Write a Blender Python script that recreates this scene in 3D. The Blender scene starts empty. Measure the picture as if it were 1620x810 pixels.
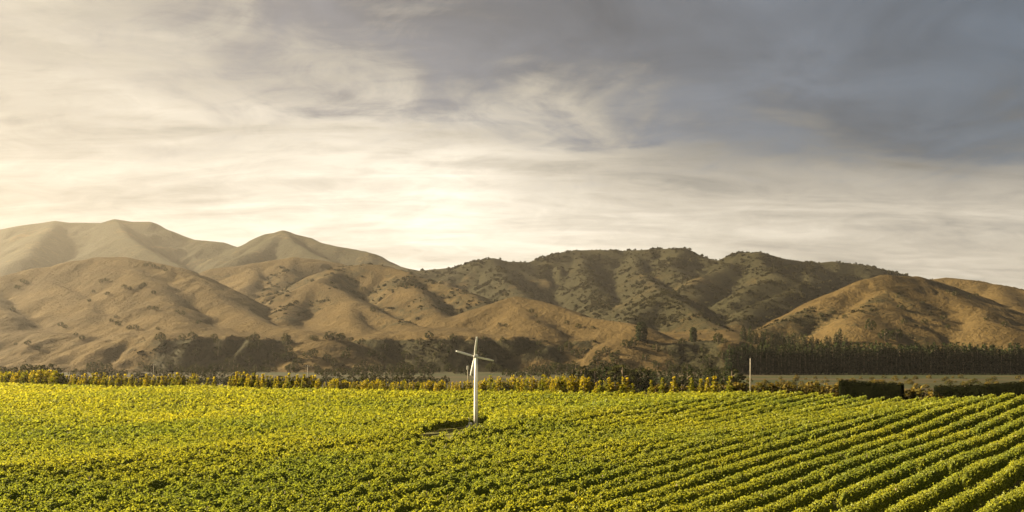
import bpy, math, random
import numpy as np
from mathutils import Vector

random.seed(7)
rng = np.random.default_rng(11)
scene = bpy.context.scene
col = scene.collection

# ------------------------------------------------------------------ camera
F = 1403.0            # focal length in photo pixels (photo is 1620 x 810)
PX0, PYH = 810.0, 560.0   # principal column, row of the true horizon
CAMZ = 15.6
cam_d = bpy.data.cameras.new('camera')
cam_d.sensor_fit = 'HORIZONTAL'
cam_d.sensor_width = 36.0
cam_d.lens = 36.0 * F / 1620.0
cam_d.shift_y = (PYH - 405.0) / 1620.0
cam_d.clip_start = 0.5
cam_d.clip_end = 30000
cam = bpy.data.objects.new('camera', cam_d)
cam.location = (0, 0, CAMZ)
cam.rotation_euler = (math.radians(90), 0, 0)
col.objects.link(cam)
scene.camera = cam

# ------------------------------------------------------------------ light
SUN_AZ, SUN_EL = math.radians(-72), math.radians(25)
SUN = Vector((math.sin(SUN_AZ) * math.cos(SUN_EL), math.cos(SUN_AZ) * math.cos(SUN_EL), math.sin(SUN_EL)))
sun_d = bpy.data.lights.new('sun', 'SUN')
sun_d.energy = 5.0
sun_d.angle = math.radians(5)
sun_d.color = (1.0, 0.82, 0.54)
sun = bpy.data.objects.new('sun', sun_d)
sun.rotation_euler = SUN.to_track_quat('Z', 'Y').to_euler()
sun.location = (-300, 200, 300)
col.objects.link(sun)

scene.view_settings.view_transform = 'Standard'
scene.view_settings.look = 'None'
scene.view_settings.gamma = 1.0
scene.view_settings.use_curve_mapping = False
scene.view_settings.exposure = 2.4
scene.cycles.use_denoising = True
scene.cycles.max_bounces = 6
scene.cycles.volume_bounces = 0
scene.cycles.transparent_max_bounces = 6


class Nodes:
    """small helper to write node trees as expressions"""
    def __init__(self, tree):
        self.t = tree
        tree.nodes.clear()

    def new(self, kind, **kw):
        n = self.t.nodes.new(kind)
        for k, v in kw.items():
            setattr(n, k, v)
        return n

    def put(self, sock, v):
        if isinstance(v, bpy.types.NodeSocket):
            self.t.links.new(v, sock)
        else:
            sock.default_value = v

    def m(self, op, a, b=0.0, c=0.0, clamp=False):
        n = self.new('ShaderNodeMath', operation=op, use_clamp=clamp)
        self.put(n.inputs[0], a); self.put(n.inputs[1], b); self.put(n.inputs[2], c)
        return n.outputs[0]

    def vm(self, op, a, b=(0, 0, 0)):
        n = self.new('ShaderNodeVectorMath', operation=op)
        self.put(n.inputs[0], a); self.put(n.inputs[1], b)
        return n.outputs['Value' if op in ('DOT_PRODUCT', 'LENGTH') else 'Vector']

    def smooth(self, v, lo, hi, a=0.0, b=1.0):
        n = self.new('ShaderNodeMapRange', interpolation_type='SMOOTHSTEP')
        self.put(n.inputs[0], v); self.put(n.inputs[1], lo); self.put(n.inputs[2], hi)
        self.put(n.inputs[3], a); self.put(n.inputs[4], b)
        return n.outputs[0]

    def mix(self, fac, a, b, blend='MIX'):
        n = self.new('ShaderNodeMix', data_type='RGBA', blend_type=blend)
        self.put(n.inputs['Factor'], fac)
        self.put(n.inputs[6], a if isinstance(a, bpy.types.NodeSocket) else (*a, 1) if len(a) == 3 else a)
        self.put(n.inputs[7], b if isinstance(b, bpy.types.NodeSocket) else (*b, 1) if len(b) == 3 else b)
        return n.outputs[2]

    def noise(self, vec, scale, detail=4, rough=0.5, dist=0.0):
        n = self.new('ShaderNodeTexNoise')
        self.put(n.inputs['Vector'], vec)
        n.inputs['Scale'].default_value = scale
        n.inputs['Detail'].default_value = detail
        n.inputs['Roughness'].default_value = rough
        n.inputs['Distortion'].default_value = dist
        return n.outputs['Fac']

    def xyz(self, x, y, z):
        n = self.new('ShaderNodeCombineXYZ')
        self.put(n.inputs[0], x); self.put(n.inputs[1], y); self.put(n.inputs[2], z)
        return n.outputs[0]


# ------------------------------------------------------------------ sky
SKY_SEED = 13.2
world = bpy.data.worlds.new('World')
scene.world = world
world.use_nodes = True
w = Nodes(world.node_tree)
sky = w.new('ShaderNodeTexSky', sky_type='NISHITA')
sky.sun_disc = False
sky.sun_elevation = SUN_EL
sky.sun_rotation = SUN_AZ % (2 * math.pi)
sky.air_density = 1.0
sky.dust_density = 2.0
dirv = w.vm('NORMALIZE', w.new('ShaderNodeTexCoord').outputs['Generated'])
sep = w.new('ShaderNodeSeparateXYZ')
w.put(sep.inputs[0], dirv)
dx, dy, dz = sep.outputs
zc = w.m('ADD', w.m('MAXIMUM', dz, 0.0), 0.16)
u = w.m('DIVIDE', dx, zc)
v = w.m('DIVIDE', dy, zc)
pl = w.xyz(u, v, SKY_SEED)                                   # a point on the cloud deck
n_big = w.noise(pl, 0.75, 3, 0.55, 0.4)
n_mid = w.noise(pl, 2.4, 8, 0.62, 0.9)
streak = w.noise(w.xyz(w.m('MULTIPLY', u, 0.55), w.m('MULTIPLY', v, 1.9), 3.7), 1.9, 8, 0.66, 0.8)
fine = w.noise(w.xyz(w.m('MULTIPLY', u, 0.8), w.m('MULTIPLY', v, 1.0), 9.1), 6.0, 7, 0.65, 1.2)
# thickness of the deck: thin towards the horizon and the west, heavy overhead and to the right
s = w.m('ADD', dz, w.m('MULTIPLY', dx, 0.25))
s = w.m('ADD', s, w.m('MULTIPLY', w.m('SUBTRACT', n_big, 0.5), 0.62))
s = w.m('ADD', s, w.m('MULTIPLY', w.m('SUBTRACT', n_mid, 0.5), 0.36))
s = w.m('ADD', s, w.m('MULTIPLY', w.m('SUBTRACT', streak, 0.5), 0.30))
s = w.m('ADD', s, w.m('MULTIPLY', w.m('SUBTRACT', fine, 0.5), 0.24))
s = w.m('SUBTRACT', s, w.smooth(dz, 0.11, 0.24, 0.26, 0.0))
thick = w.smooth(s, 0.15, 0.38)
# light coming through the deck, strongest round the veiled low sun
g1 = Vector((math.sin(math.radians(-4.5)), math.cos(math.radians(-4.5)), math.tan(math.radians(9.3)))).normalized()
g0 = Vector((math.sin(math.radians(-15)), math.cos(math.radians(-15)), math.tan(math.radians(18)))).normalized()
c1 = w.m('MAXIMUM', w.vm('DOT_PRODUCT', dirv, tuple(g1)), 0.0)
lobe = w.m('POWER', w.m('MAXIMUM', w.vm('DOT_PRODUCT', dirv, tuple(g0)), 0.0), 6.0)
spot = w.m('POWER', c1, 40.0)
core = w.m('POWER', c1, 500.0)
side = w.smooth(w.vm('DOT_PRODUCT', dirv, (math.sin(SUN_AZ), math.cos(SUN_AZ), 0)), -0.6, 0.9)
amt = w.m('ADD', w.m('MULTIPLY', lobe, 0.80), w.m('MULTIPLY', side, 0.10))
amt = w.m('ADD', amt, w.m('MULTIPLY', spot, 0.26))
amt = w.m('ADD', amt, w.m('MULTIPLY', core, 0.27))
amt = w.m('ADD', amt, w.m('MULTIPLY', w.smooth(dz, 0.12, 0.22, 0.74, 0.15), w.m('SUBTRACT', 1.0, w.m('MULTIPLY', lobe, 0.80))))
tex = w.m('ADD', w.m('MULTIPLY', w.m('SUBTRACT', streak, 0.5), 1.5), w.m('MULTIPLY', w.m('SUBTRACT', fine, 0.5), 0.7))
amt = w.m('MULTIPLY', w.m('MULTIPLY', amt, 1.17), w.m('ADD', 1.0, tex))
thin_col = w.mix(w.smooth(amt, 0.3, 0.95), (0.94, 0.90, 0.82), (1.0, 0.91, 0.75))
thin = w.mix(1.0, thin_col, w.xyz(amt, amt, amt), 'MULTIPLY')
dk = w.m('ADD', 0.215, w.m('MULTIPLY', w.m('ADD', lobe, side), 0.07))
dk = w.m('MULTIPLY', dk, w.m('ADD', 1.0, w.m('MULTIPLY', w.m('SUBTRACT', n_mid, 0.5), 1.5)))
dark_col = w.mix(side, (0.71, 0.97, 1.30), (1.04, 0.96, 0.97))
dark = w.mix(1.0, dark_col, w.xyz(dk, dk, dk), 'MULTIPLY')
cloud = w.mix(thick, thin, dark)
cloud = w.mix(1.0, cloud, (1.2, 1.2, 1.2), 'MULTIPLY')     # to the sky texture's physical scale
cover = w.smooth(w.m('ADD', n_big, w.m('MULTIPLY', side, 0.35)), 0.30, 0.55, 0.80, 0.97)
full = w.mix(cover, w.mix(1.0, sky.outputs[0], (0.35, 0.35, 0.35), 'MULTIPLY'), cloud)
bg = w.new('ShaderNodeBackground')
w.put(bg.inputs[0], full)
bg.inputs[1].default_value = 0.1
w.put(w.new('ShaderNodeOutputWorld').inputs[0], bg.outputs[0])


# ------------------------------------------------------------------ numpy noise
_perm = rng.permutation(512)
_ang = rng.random(512) * 2 * np.pi
_gx, _gy = np.cos(_ang), np.sin(_ang)


def perlin(x, y):
    xi = np.floor(x).astype(np.int64); yi = np.floor(y).astype(np.int64)
    xf = x - xi; yf = y - yi
    ux = xf * xf * xf * (xf * (xf * 6 - 15) + 10); uy = yf * yf * yf * (yf * (yf * 6 - 15) + 10)

    def g(ix, iy, fx, fy):
        h = _perm[(_perm[ix & 511] + iy) & 511]
        return _gx[h] * fx + _gy[h] * fy
    a = g(xi, yi, xf, yf); b = g(xi + 1, yi, xf - 1, yf)
    c = g(xi, yi + 1, xf, yf - 1); d = g(xi + 1, yi + 1, xf - 1, yf - 1)
    return (a + ux * (b - a) + uy * ((c + ux * (d - c)) - (a + ux * (b - a)))) * 1.5


def fbm(x, y, oct=4, gain=0.5):
    t = 0; a = 1.0
    for i in range(oct):
        t = t + a * perlin(x + 17.3 * i, y - 9.1 * i)
        x = x * 2.03; y = y * 2.03; a *= gain
    return t


def sstep(x, a, b):
    t = np.clip((x - a) / (b - a), 0, 1)
    return t * t * (3 - 2 * t)


# ------------------------------------------------------------------ the lie of the land
A_, B_ = 0.033, 0.0325          # the vineyard tilts up to the right and away


def ray_to_field(px, py):
    k = PYH - B_ * F - A_ * (px - PX0)
    Y = F * CAMZ / (py - k)
    return (px - PX0) / F * Y, Y


E0 = np.array(ray_to_field(0, 614.0)); E1 = np.array(ray_to_field(1620, 648.0))   # far edge of the vineyard
ED = (E1 - E0) / np.linalg.norm(E1 - E0)
EN = np.array([-ED[1], ED[0]])                  # points away from the camera


def edge_dist(x, y):
    return (x - E0[0]) * EN[0] + (y - E0[1]) * EN[1]


def on_edge(px, off=0.0):
    """point on the field edge (moved off metres beyond it) in the column px"""
    q = (px - PX0) / F
    o = E0 + EN * off
    t = (o[0] - q * o[1]) / (q * ED[1] - ED[0])
    p = o + ED * t
    return float(p[0]), float(p[1])


VALLEY = -5.0


def ground_z(x, y):
    x = np.asarray(x, float); y = np.asarray(y, float)
    xc = np.clip(x, -420, 320); yc = np.clip(y, -160, 420)
    z = A_ * xc + B_ * yc
    tt = -0.506 * x + 0.863 * y
    z = z + 1.0 * np.exp(-((tt - 75) / 9.0) ** 2) * sstep(x, 8, 55) + 0.7 * np.exp(-((tt - 108) / 10.0) ** 2)
    z = z + 0.5 * perlin(x / 55.0, y / 38.0)
    t = sstep(edge_dist(x, y), 4, 130)
    vz = VALLEY + 0.5 * perlin(x / 140, y / 90)
    r = np.hypot(x, y)
    back = sstep(r, 450, 800)
    t = np.maximum(t, back)
    return z * (1 - t) + vz * t


def gz(x, y):
    return float(ground_z(np.array([x]), np.array([y]))[0])


# ------------------------------------------------------------------ materials
def mat(name):
    m = bpy.data.materials.new(name)
    m.use_nodes = True
    return m, Nodes(m.node_tree)


def out(n, shader, disp=None):
    o = n.new('ShaderNodeOutputMaterial')
    n.put(o.inputs[0], shader)


def bsdf(n, color, rough=0.9, spec=0.15, normal=None):
    p = n.new('ShaderNodeBsdfPrincipled')
    n.put(p.inputs['Base Color'], color if isinstance(color, bpy.types.NodeSocket) else (*color, 1))
    p.inputs['Roughness'].default_value = rough
    p.inputs['Specular IOR Level'].default_value = spec
    if normal:
        n.put(p.inputs['Normal'], normal)
    return p.outputs[0]


def bump(n, h, strength=0.4, dist=1.0):
    b = n.new('ShaderNodeBump')
    b.inputs['Strength'].default_value = strength
    b.inputs['Distance'].default_value = dist
    n.put(b.inputs['Height'], h)
    return b.outputs[0]


def attr(n, name):
    a = n.new('ShaderNodeAttribute')
    a.attribute_name = name
    return a.outputs['Fac']


def leaf_mat(name, c0, c1, trans, per_object=0.0, gloss=0.0):
    """leaf: diffuse front and light coming through; colour runs c0..c1 with the attribute tint"""
    m, n = mat(name)
    t = attr(n, 'tint')
    if per_object:
        r = n.new('ShaderNodeObjectInfo').outputs['Random']
        t = n.m('ADD', t, n.m('MULTIPLY', n.m('SUBTRACT', r, 0.5), per_object), clamp=True)
    c = n.mix(t, c0, c1)
    d = n.new('ShaderNodeBsdfDiffuse'); n.put(d.inputs[0], c)
    tr = n.new('ShaderNodeBsdfTranslucent')
    n.put(tr.inputs[0], n.mix(1.0, c, (1.25, 1.15, 0.55), 'MULTIPLY'))
    g = n.new('ShaderNodeBsdfGlossy'); g.inputs['Roughness'].default_value = 0.6
    mx = n.new('ShaderNodeMixShader'); mx.inputs[0].default_value = trans
    n.put(mx.inputs[1], d.outputs[0]); n.put(mx.inputs[2], tr.outputs[0])
    m2 = n.new('ShaderNodeMixShader'); m2.inputs[0].default_value = gloss
    n.put(m2.inputs[1], mx.outputs[0]); n.put(m2.inputs[2], g.outputs[0])
    out(n, m2.outputs[0])
    return m


def plain_mat(name, c, rough=0.8, spec=0.2, var=0.25, scale=3.0):
    m, n = mat(name)
    tc = n.new('ShaderNodeTexCoord').outputs['Object']
    k = n.noise(tc, scale, 5, 0.6)
    lo = tuple(x * (1 - var) for x in c); hi = tuple(min(1, x * (1 + var)) for x in c)
    out(n, bsdf(n, n.mix(n.smooth(k, 0.3, 0.7), lo, hi), rough, spec))
    return m


def ground_material():
    m, n = mat('valley_and_vineyard_floor')
    pos = n.new('ShaderNodeNewGeometry').outputs['Position']
    sp = n.new('ShaderNodeSeparateXYZ'); n.put(sp.inputs[0], pos)
    # strips of paddock run across the valley
    st = n.xyz(n.m('MULTIPLY', sp.outputs[0], 0.0035), n.m('MULTIPLY', sp.outputs[1], 0.016), 0)
    a = n.noise(st, 1.0, 4, 0.6, 0.3)
    b = n.noise(pos, 0.05, 5, 0.65)
    c = n.noise(pos, 1.3, 4, 0.7)
    dry = n.mix(n.smooth(b, 0.3, 0.7), (0.026, 0.021, 0.009), (0.054, 0.041, 0.018))
    green = n.mix(n.smooth(b, 0.3, 0.7), (0.013, 0.018, 0.005), (0.030, 0.034, 0.010))
    val = n.mix(n.smooth(a, 0.44, 0.56), green, dry)
    soil = n.mix(n.smooth(c, 0.35, 0.65), (0.050, 0.056, 0.014), (0.095, 0.085, 0.028))
    e = attr(n, 'field')
    colr = n.mix(e, val, soil)
    out(n, bsdf(n, colr, 0.95, 0.1, bump(n, n.m('ADD', c, b), 0.5, 0.3)))
    return m


def hill_material():
    m, n = mat('dry_grass_hill')
    pos = n.new('ShaderNodeNewGeometry').outputs['Position']
    big = n.noise(pos, 0.006, 5, 0.6, 0.4)
    mid = n.noise(pos, 0.035, 5, 0.65, 0.3)
    fine = n.noise(pos, 0.16, 4, 0.7)
    g = n.mix(n.smooth(big, 0.35, 0.65), (0.046, 0.031, 0.0108), (0.070, 0.048, 0.0182))
    g = n.mix(n.m('MULTIPLY', n.smooth(mid, 0.45, 0.75), 0.55), g, (0.040, 0.028, 0.011))
    sc = attr(n, 'scrub')
    k = n.m('ADD', sc, n.m('MULTIPLY', n.m('SUBTRACT', mid, 0.5), 0.75))
    k = n.m('ADD', k, n.m('MULTIPLY', n.m('SUBTRACT', fine, 0.5), 0.55))
    scrub = n.mix(n.smooth(fine, 0.35, 0.7), (0.014, 0.0135, 0.006), (0.030, 0.026, 0.011))
    colr = n.mix(n.smooth(k, 0.42, 0.68), g, scrub)
    h = n.m('ADD', n.m('MULTIPLY', mid, 6.0), n.m('MULTIPLY', fine, 2.0))
    out(n, bsdf(n, colr, 0.95, 0.05, bump(n, h, 0.9, 1.6)))
    return m


M = {}
M['ground'] = ground_material()
M['hill'] = hill_material()
M['vine'] = leaf_mat('vine_leaf', (0.165, 0.205, 0.034), (0.36, 0.345, 0.030), 0.52, 0.0, 0.015)
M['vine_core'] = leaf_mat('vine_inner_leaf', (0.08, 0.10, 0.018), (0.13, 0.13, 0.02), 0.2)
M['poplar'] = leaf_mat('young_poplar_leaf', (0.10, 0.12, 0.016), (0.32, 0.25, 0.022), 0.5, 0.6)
M['broadleaf'] = leaf_mat('dark_broadleaf', (0.014, 0.019, 0.007), (0.040, 0.040, 0.014), 0.2, 0.5)
M['scrub'] = leaf_mat('scrub_leaf', (0.012, 0.013, 0.006), (0.030, 0.026, 0.012), 0.1)
M['pine'] = leaf_mat('pine_needles', (0.010, 0.016, 0.007), (0.026, 0.032, 0.011), 0.1, 0.5)
M['bush'] = leaf_mat('autumn_bush_leaf', (0.035, 0.04, 0.012), (0.15, 0.11, 0.026), 0.35, 0.8)
M['hedge'] = leaf_mat('clipped_hedge_leaf', (0.005, 0.006, 0.0025), (0.011, 0.012, 0.0045), 0.06)
M['bark'] = plain_mat('bark', (0.12, 0.09, 0.06), 0.9, 0.1, 0.4, 6)
M['pale_bark'] = plain_mat('pale_bark', (0.30, 0.24, 0.15), 0.9, 0.1, 0.3, 6)
M['post'] = plain_mat('weathered_post_wood', (0.20, 0.16, 0.11), 0.9, 0.1, 0.4, 5)
M['white_steel'] = plain_mat('white_painted_steel', (0.66, 0.64, 0.58), 0.45, 0.4, 0.10, 1.5)
M['blade'] = plain_mat('white_composite_blade', (0.70, 0.69, 0.65), 0.5, 0.3, 0.06, 2)
M['concrete'] = plain_mat('concrete', (0.42, 0.40, 0.36), 0.9, 0.2, 0.2, 4)
M['grey_metal'] = plain_mat('galvanised_metal', (0.38, 0.38, 0.37), 0.5, 0.4, 0.2, 3)
M['pole_wood'] = plain_mat('pale_pole', (0.30, 0.27, 0.21), 0.85, 0.2, 0.25, 2)


# ------------------------------------------------------------------ mesh helpers
def np_mesh(name, verts, groups, mats, attrs=None, smooth=False):
    """groups: list of (face index array n x k, material index)"""
    me = bpy.data.meshes.new(name)
    verts = np.ascontiguousarray(verts, np.float32)
    me.vertices.add(len(verts))
    me.vertices.foreach_set('co', verts.ravel())
    nl = sum(g.size for g, _ in groups); nf = sum(len(g) for g, _ in groups)
    me.loops.add(nl); me.polygons.add(nf)
    me.loops.foreach_set('vertex_index', np.concatenate([g.ravel() for g, _ in groups]).astype(np.int32))
    tot = np.concatenate([np.full(len(g), g.shape[1]) for g, _ in groups])
    me.polygons.foreach_set('loop_start', np.concatenate([[0], np.cumsum(tot)[:-1]]).astype(np.int32))
    me.polygons.foreach_set('material_index', np.concatenate([np.full(len(g), i) for g, i in groups]).astype(np.int32))
    if smooth:
        me.polygons.foreach_set('use_smooth', np.ones(nf, bool))
    for k in mats:
        me.materials.append(k)
    for k, a in (attrs or {}).items():
        at = me.attributes.new(k, 'FLOAT', 'POINT')
        at.data.foreach_set('value', np.asarray(a, np.float32))
    me.update(calc_edges=True)
    return me


def add(name, me, parent=None, loc=(0, 0, 0), rz=0.0):
    o = bpy.data.objects.new(name, me)
    col.objects.link(o)
    o.location = loc
    o.rotation_euler = (0, 0, rz)
    if parent:
        o.parent = parent
    return o


def tag(o, label=None, cat=None, group=None, kind=None):
    if label: o['label'] = label
    if cat: o['category'] = cat
    if group: o['group'] = group
    if kind: o['kind'] = kind
    return o


def leaf_faces(pos, nrm, size, quad=True, aspect=0.75):
    """one small face per position, turned to nrm with a random spin"""
    n = len(pos)
    nrm = nrm / (np.linalg.norm(nrm, axis=1, keepdims=True) + 1e-9)
    r = rng.normal(size=(n, 3))
    u_ = np.cross(nrm, r); u_ /= (np.linalg.norm(u_, axis=1, keepdims=True) + 1e-9)
    v_ = np.cross(nrm, u_)
    sz = np.broadcast_to(np.asarray(size, float).reshape(-1, 1), (n, 1)) * 0.5
    if quad:
        vv = np.stack([pos - u_ * sz, pos - v_ * sz * aspect + nrm * sz * 0.25, pos + u_ * sz, pos + v_ * sz * aspect + nrm * sz * 0.25], 1)
        k = 4
    else:
        vv = np.stack([pos - u_ * sz - v_ * sz * .6, pos + u_ * sz - v_ * sz * .6, pos + v_ * sz * 1.1], 1)
        k = 3
    return vv.reshape(-1, 3), np.arange(n * k).reshape(n, k)


class MB:
    """collects rings and boxes into one mesh"""
    def __init__(self):
        self.v = []; self.f = []

    def tube(self, pts, radii, sides=8, cap=True):
        pts = [Vector(p) for p in pts]
        base = len(self.v)
        for i, p in enumerate(pts):
            d = (pts[min(i + 1, len(pts) - 1)] - pts[max(i - 1, 0)]).normalized()
            a = d.cross(Vector((0, 1, 0)) if abs(d.y) < 0.9 else Vector((1, 0, 0))).normalized()
            b = d.cross(a)
            for k in range(sides):
                t = 2 * math.pi * k / sides
                self.v.append(p + (a * math.cos(t) + b * math.sin(t)) * radii[i])
        for i in range(len(pts) - 1):
            for k in range(sides):
                q = base + i * sides; k2 = (k + 1) % sides
                self.f.append((q + k, q + k2, q + sides + k2, q + sides + k))
        if cap:
            self.f.append(tuple(base + k for k in range(sides))[::-1])
            self.f.append(tuple(base + (len(pts) - 1) * sides + k for k in range(sides)))
        return self

    def box(self, c, s, bev=0.0):
        x, y, z = (k / 2 for k in s)
        c = Vector(c)
        b = min(bev, x * .9, y * .9)
        ring = [(x - b, -y), (x, -y + b), (x, y - b), (x - b, y), (-x + b, y), (-x, y - b), (-x, -y + b), (-x + b, -y)] if b else [(x, -y), (x, y), (-x, y), (-x, -y)]
        n = len(ring); q = len(self.v)
        levels = [(-z, 1.0), (z - b, 1.0), (z, 1.0 - (b / max(x, y) if b else 0))] if b else [(-z, 1), (z, 1)]
        for zz, k in levels:
            for rx, ry in ring:
                self.v.append(c + Vector((rx * k, ry * k, zz)))
        for i in range(len(levels) - 1):
            for k in range(n):
                k2 = (k + 1) % n
                self.f.append((q + i * n + k, q + i * n + k2, q + (i + 1) * n + k2, q + (i + 1) * n + k))
        self.f.append(tuple(q + k for k in range(n))[::-1])
        self.f.append(tuple(q + (len(levels) - 1) * n + k for k in range(n)))
        return self

    def mesh(self, name, m, smooth=True):
        me = bpy.data.meshes.new(name)
        me.from_pydata([tuple(p) for p in self.v], [], self.f)
        me.materials.append(m)
        if smooth:
            for p in me.polygons:
                p.use_smooth = len(p.vertices) <= 4
        me.update()
        return me


# ------------------------------------------------------------------ ground sheet
th = np.concatenate([np.arange(-180, -50, 3.0), np.arange(-50, 50, 0.5), np.arange(50, 180, 3.0)])
th = np.radians(th)
rr = np.concatenate([[0.0], np.geomspace(6, 5600, 255)])
TH, RR = np.meshgrid(th, rr)
gx, gy = RR * np.sin(TH), RR * np.cos(TH)
gzv = ground_z(gx, gy)
nr, nt = gx.shape
ii = np.arange(nr * nt).reshape(nr, nt)
nxt = np.roll(ii, -1, axis=1)
quads = np.stack([ii[:-1], ii[1:], nxt[1:], nxt[:-1]], -1).reshape(-1, 4)
field = 1 - sstep(edge_dist(gx, gy), -2, 2)
me = np_mesh('ground', np.stack([gx, gy, gzv], -1).reshape(-1, 3), [(quads[:, ::-1], 0)], [M['ground']], {'field': field.ravel()}, True)
tag(add('ground', me), 'vineyard soil and dry valley floor running to the hills', kind='structure')

# ------------------------------------------------------------------ hills
# crest and spur lines: (photo column, photo row, distance) ; then slope, rounding, scrub cover
RIDGES = [
    # far mountain on the left is a mesh of its own below
    # back range right of centre
    dict(p=[(640, 430, 2500), (678, 427, 2500), (722, 423, 2480), (752, 414, 2450), (781, 409, 2450), (804, 414, 2450), (833, 415, 2500), (881, 401, 2550),
            (911, 396, 2600), (948, 395.5, 2600), (989, 397, 2600), (1040, 394, 2550), (1080, 392.5, 2500), (1107, 405, 2450), (1142, 413, 2400), (1168, 401, 2350),
            (1199, 399, 2300), (1237, 410, 2350), (1283, 416.5, 2400), (1314, 413.5, 2400), (1360, 418.5, 2400), (1402, 428, 2400), (1450, 440, 2400), (1600, 470, 2400)],
         s=.50, r=22, sc=.74, g=0.55),
    dict(p=[(781, 409, 2450), (800, 440, 2200), (830, 470, 1950), (850, 500, 1750)], s=.55, r=15, sc=.74, g=0.45),
    dict(p=[(911, 396, 2600), (925, 425, 2350), (950, 460, 2050), (965, 495, 1800)], s=.55, r=15, sc=.76, g=0.45),
    dict(p=[(1000, 397, 2590), (1010, 428, 2300), (1030, 450, 2000), (1057, 466, 1650), (1092, 489, 1480), (1126, 513, 1330), (1161, 531, 1210)], s=.52, r=12, sc=.70, g=0.40),
    dict(p=[(1057, 466, 1650), (1023, 487, 1560), (1000, 505, 1450), (985, 520, 1350)], s=.52, r=12, sc=.76, g=0.15),
    dict(p=[(1080, 392.5, 2500), (1062, 420, 2300), (1085, 440, 2150), (1110, 460, 2000)], s=.52, r=12, sc=.70, g=0.40),
    dict(p=[(1172, 401, 2340), (1145, 425, 2200), (1112, 437, 2100), (1090, 452, 1950)], s=.5, r=12, sc=.68, g=0.40),
    dict(p=[(1199, 399, 2300), (1212, 425, 2120), (1237, 440, 1950), (1191, 453, 1850), (1170, 476, 1750)], s=.5, r=12, sc=.68, g=0.40),
    dict(p=[(1283, 416, 2400), (1275, 445, 2050), (1245, 463, 1800), (1207, 479, 1650), (1164, 512, 1400)], s=.5, r=12, sc=.74, g=0.15),
    # hill on the right
    dict(p=[(1206, 521, 1230), (1237, 509, 1270), (1295, 482, 1330), (1317, 471, 1360)], s=.47, r=10, sc=.62, g=0.3),
    dict(p=[(1317, 471, 1360), (1352, 452, 1400), (1375, 441, 1430), (1398, 436, 1450), (1444, 438, 1500),
            (1463, 442, 1560), (1500, 452, 1600)], s=.47, r=10, sc=.16, g=0.15),
    dict(p=[(1444, 438, 1500), (1470, 452, 1440), (1497, 468, 1380), (1536, 488, 1290), (1570, 510, 1200)], s=.42, r=14, sc=.10, g=0.15),
    dict(p=[(1398, 436, 1450), (1392, 460, 1360), (1375, 485, 1270), (1352, 508, 1190)], s=.46, r=14, sc=.46, g=0.15),
    dict(p=[(1440, 447, 1900), (1497, 439, 1900), (1536, 443, 1850), (1574, 450.5, 1800), (1620, 459.5, 1750), (1720, 474, 1650), (1850, 486, 1550), (2050, 490, 1500), (2400, 470, 1700)],
         s=.40, r=25, sc=.10, g=0.15),
    dict(p=[(1574, 450.5, 1800), (1600, 480, 1560), (1630, 505, 1350)], s=.42, r=14, sc=.12, g=0.15),
    dict(p=[(1720, 474, 1650), (1750, 500, 1400), (1760, 520, 1250)], s=.42, r=14, sc=.12, g=0.15),
    # central hill with its spurs
    dict(p=[(395, 480, 1750), (420, 468, 1790), (474, 457, 1830), (518, 428, 1890), (537, 422, 1920), (574, 418, 1930), (611, 420, 1920), (648, 431, 1850), (674, 442, 1790),
            (707, 451, 1720), (737, 463, 1650), (767, 480, 1550), (790, 500, 1450)], s=.48, r=12, sc=.46, g=0.23),
    dict(p=[(533, 424, 1910), (505, 445, 1720), (563, 477, 1520), (618, 503, 1350), (681, 522, 1210)], s=.48, r=12, sc=.46, g=0.17),
    dict(p=[(505, 445, 1720), (470, 478, 1560), (450, 505, 1400)], s=.48, r=12, sc=.46, g=0.17),
    dict(p=[(563, 477, 1520), (552, 503, 1340), (585, 533, 1160)], s=.46, r=12, sc=.18, g=0.15),
    dict(p=[(648, 431, 1850), (660, 465, 1600), (690, 490, 1450), (710, 508, 1350)], s=.48, r=12, sc=.46, g=0.17),
    # pale slopes behind the left hill
    dict(p=[(300, 440, 2250), (341, 424, 2250), (400, 417, 2260), (465, 407, 2280), (500, 410, 2300), (530, 416, 2300)], s=.46, r=16, sc=.32, g=0.20),
    dict(p=[(400, 417, 2260), (400, 440, 2080), (385, 465, 1900)], s=.46, r=14, sc=.22, g=0.15),
    dict(p=[(465, 407, 2280), (455, 432, 2120), (440, 455, 1980)], s=.46, r=14, sc=.52, g=0.15),
    # hill on the left
    dict(p=[(-700, 440, 1500), (-400, 430, 1600), (-150, 446, 1620), (-40, 444, 1640), (0, 438, 1650), (30, 431, 1660), (59, 424, 1680), (93, 421, 1700), (122, 412.5, 1720), (156, 407, 1730), (200, 407, 1730),
            (237, 412.5, 1700), (274, 422, 1660), (307, 438.5, 1600), (326, 453, 1540), (352, 475.5, 1450), (389, 498, 1340), (426, 514, 1240), (481, 523, 1160), (526, 535, 1100)],
         s=.46, r=20, sc=.06, g=0.14),
    dict(p=[(67, 428, 1675), (110, 462, 1500), (159, 497, 1310)], s=.44, r=12, sc=.05, g=0.12),
    dict(p=[(200, 407, 1730), (235, 445, 1520), (262, 480, 1350), (290, 510, 1210)], s=.40, r=25, sc=.08, g=0.12),
    dict(p=[(-40, 444, 1640), (-20, 470, 1450), (10, 500, 1300)], s=.44, r=12, sc=.06, g=0.12),
    # knoll in the middle
    dict(p=[(730, 500, 1380), (755, 488, 1390), (781, 480, 1390), (818, 470, 1380), (848, 475, 1350), (885, 486, 1300), (926, 501, 1240), (974, 508.5, 1190), (1007, 516, 1150)],
         s=.42, r=10, sc=.18, g=0.15),
    dict(p=[(818, 470, 1380), (835, 495, 1270), (850, 515, 1180)], s=.42, r=12, sc=.2, g=0.15),
]
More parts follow.
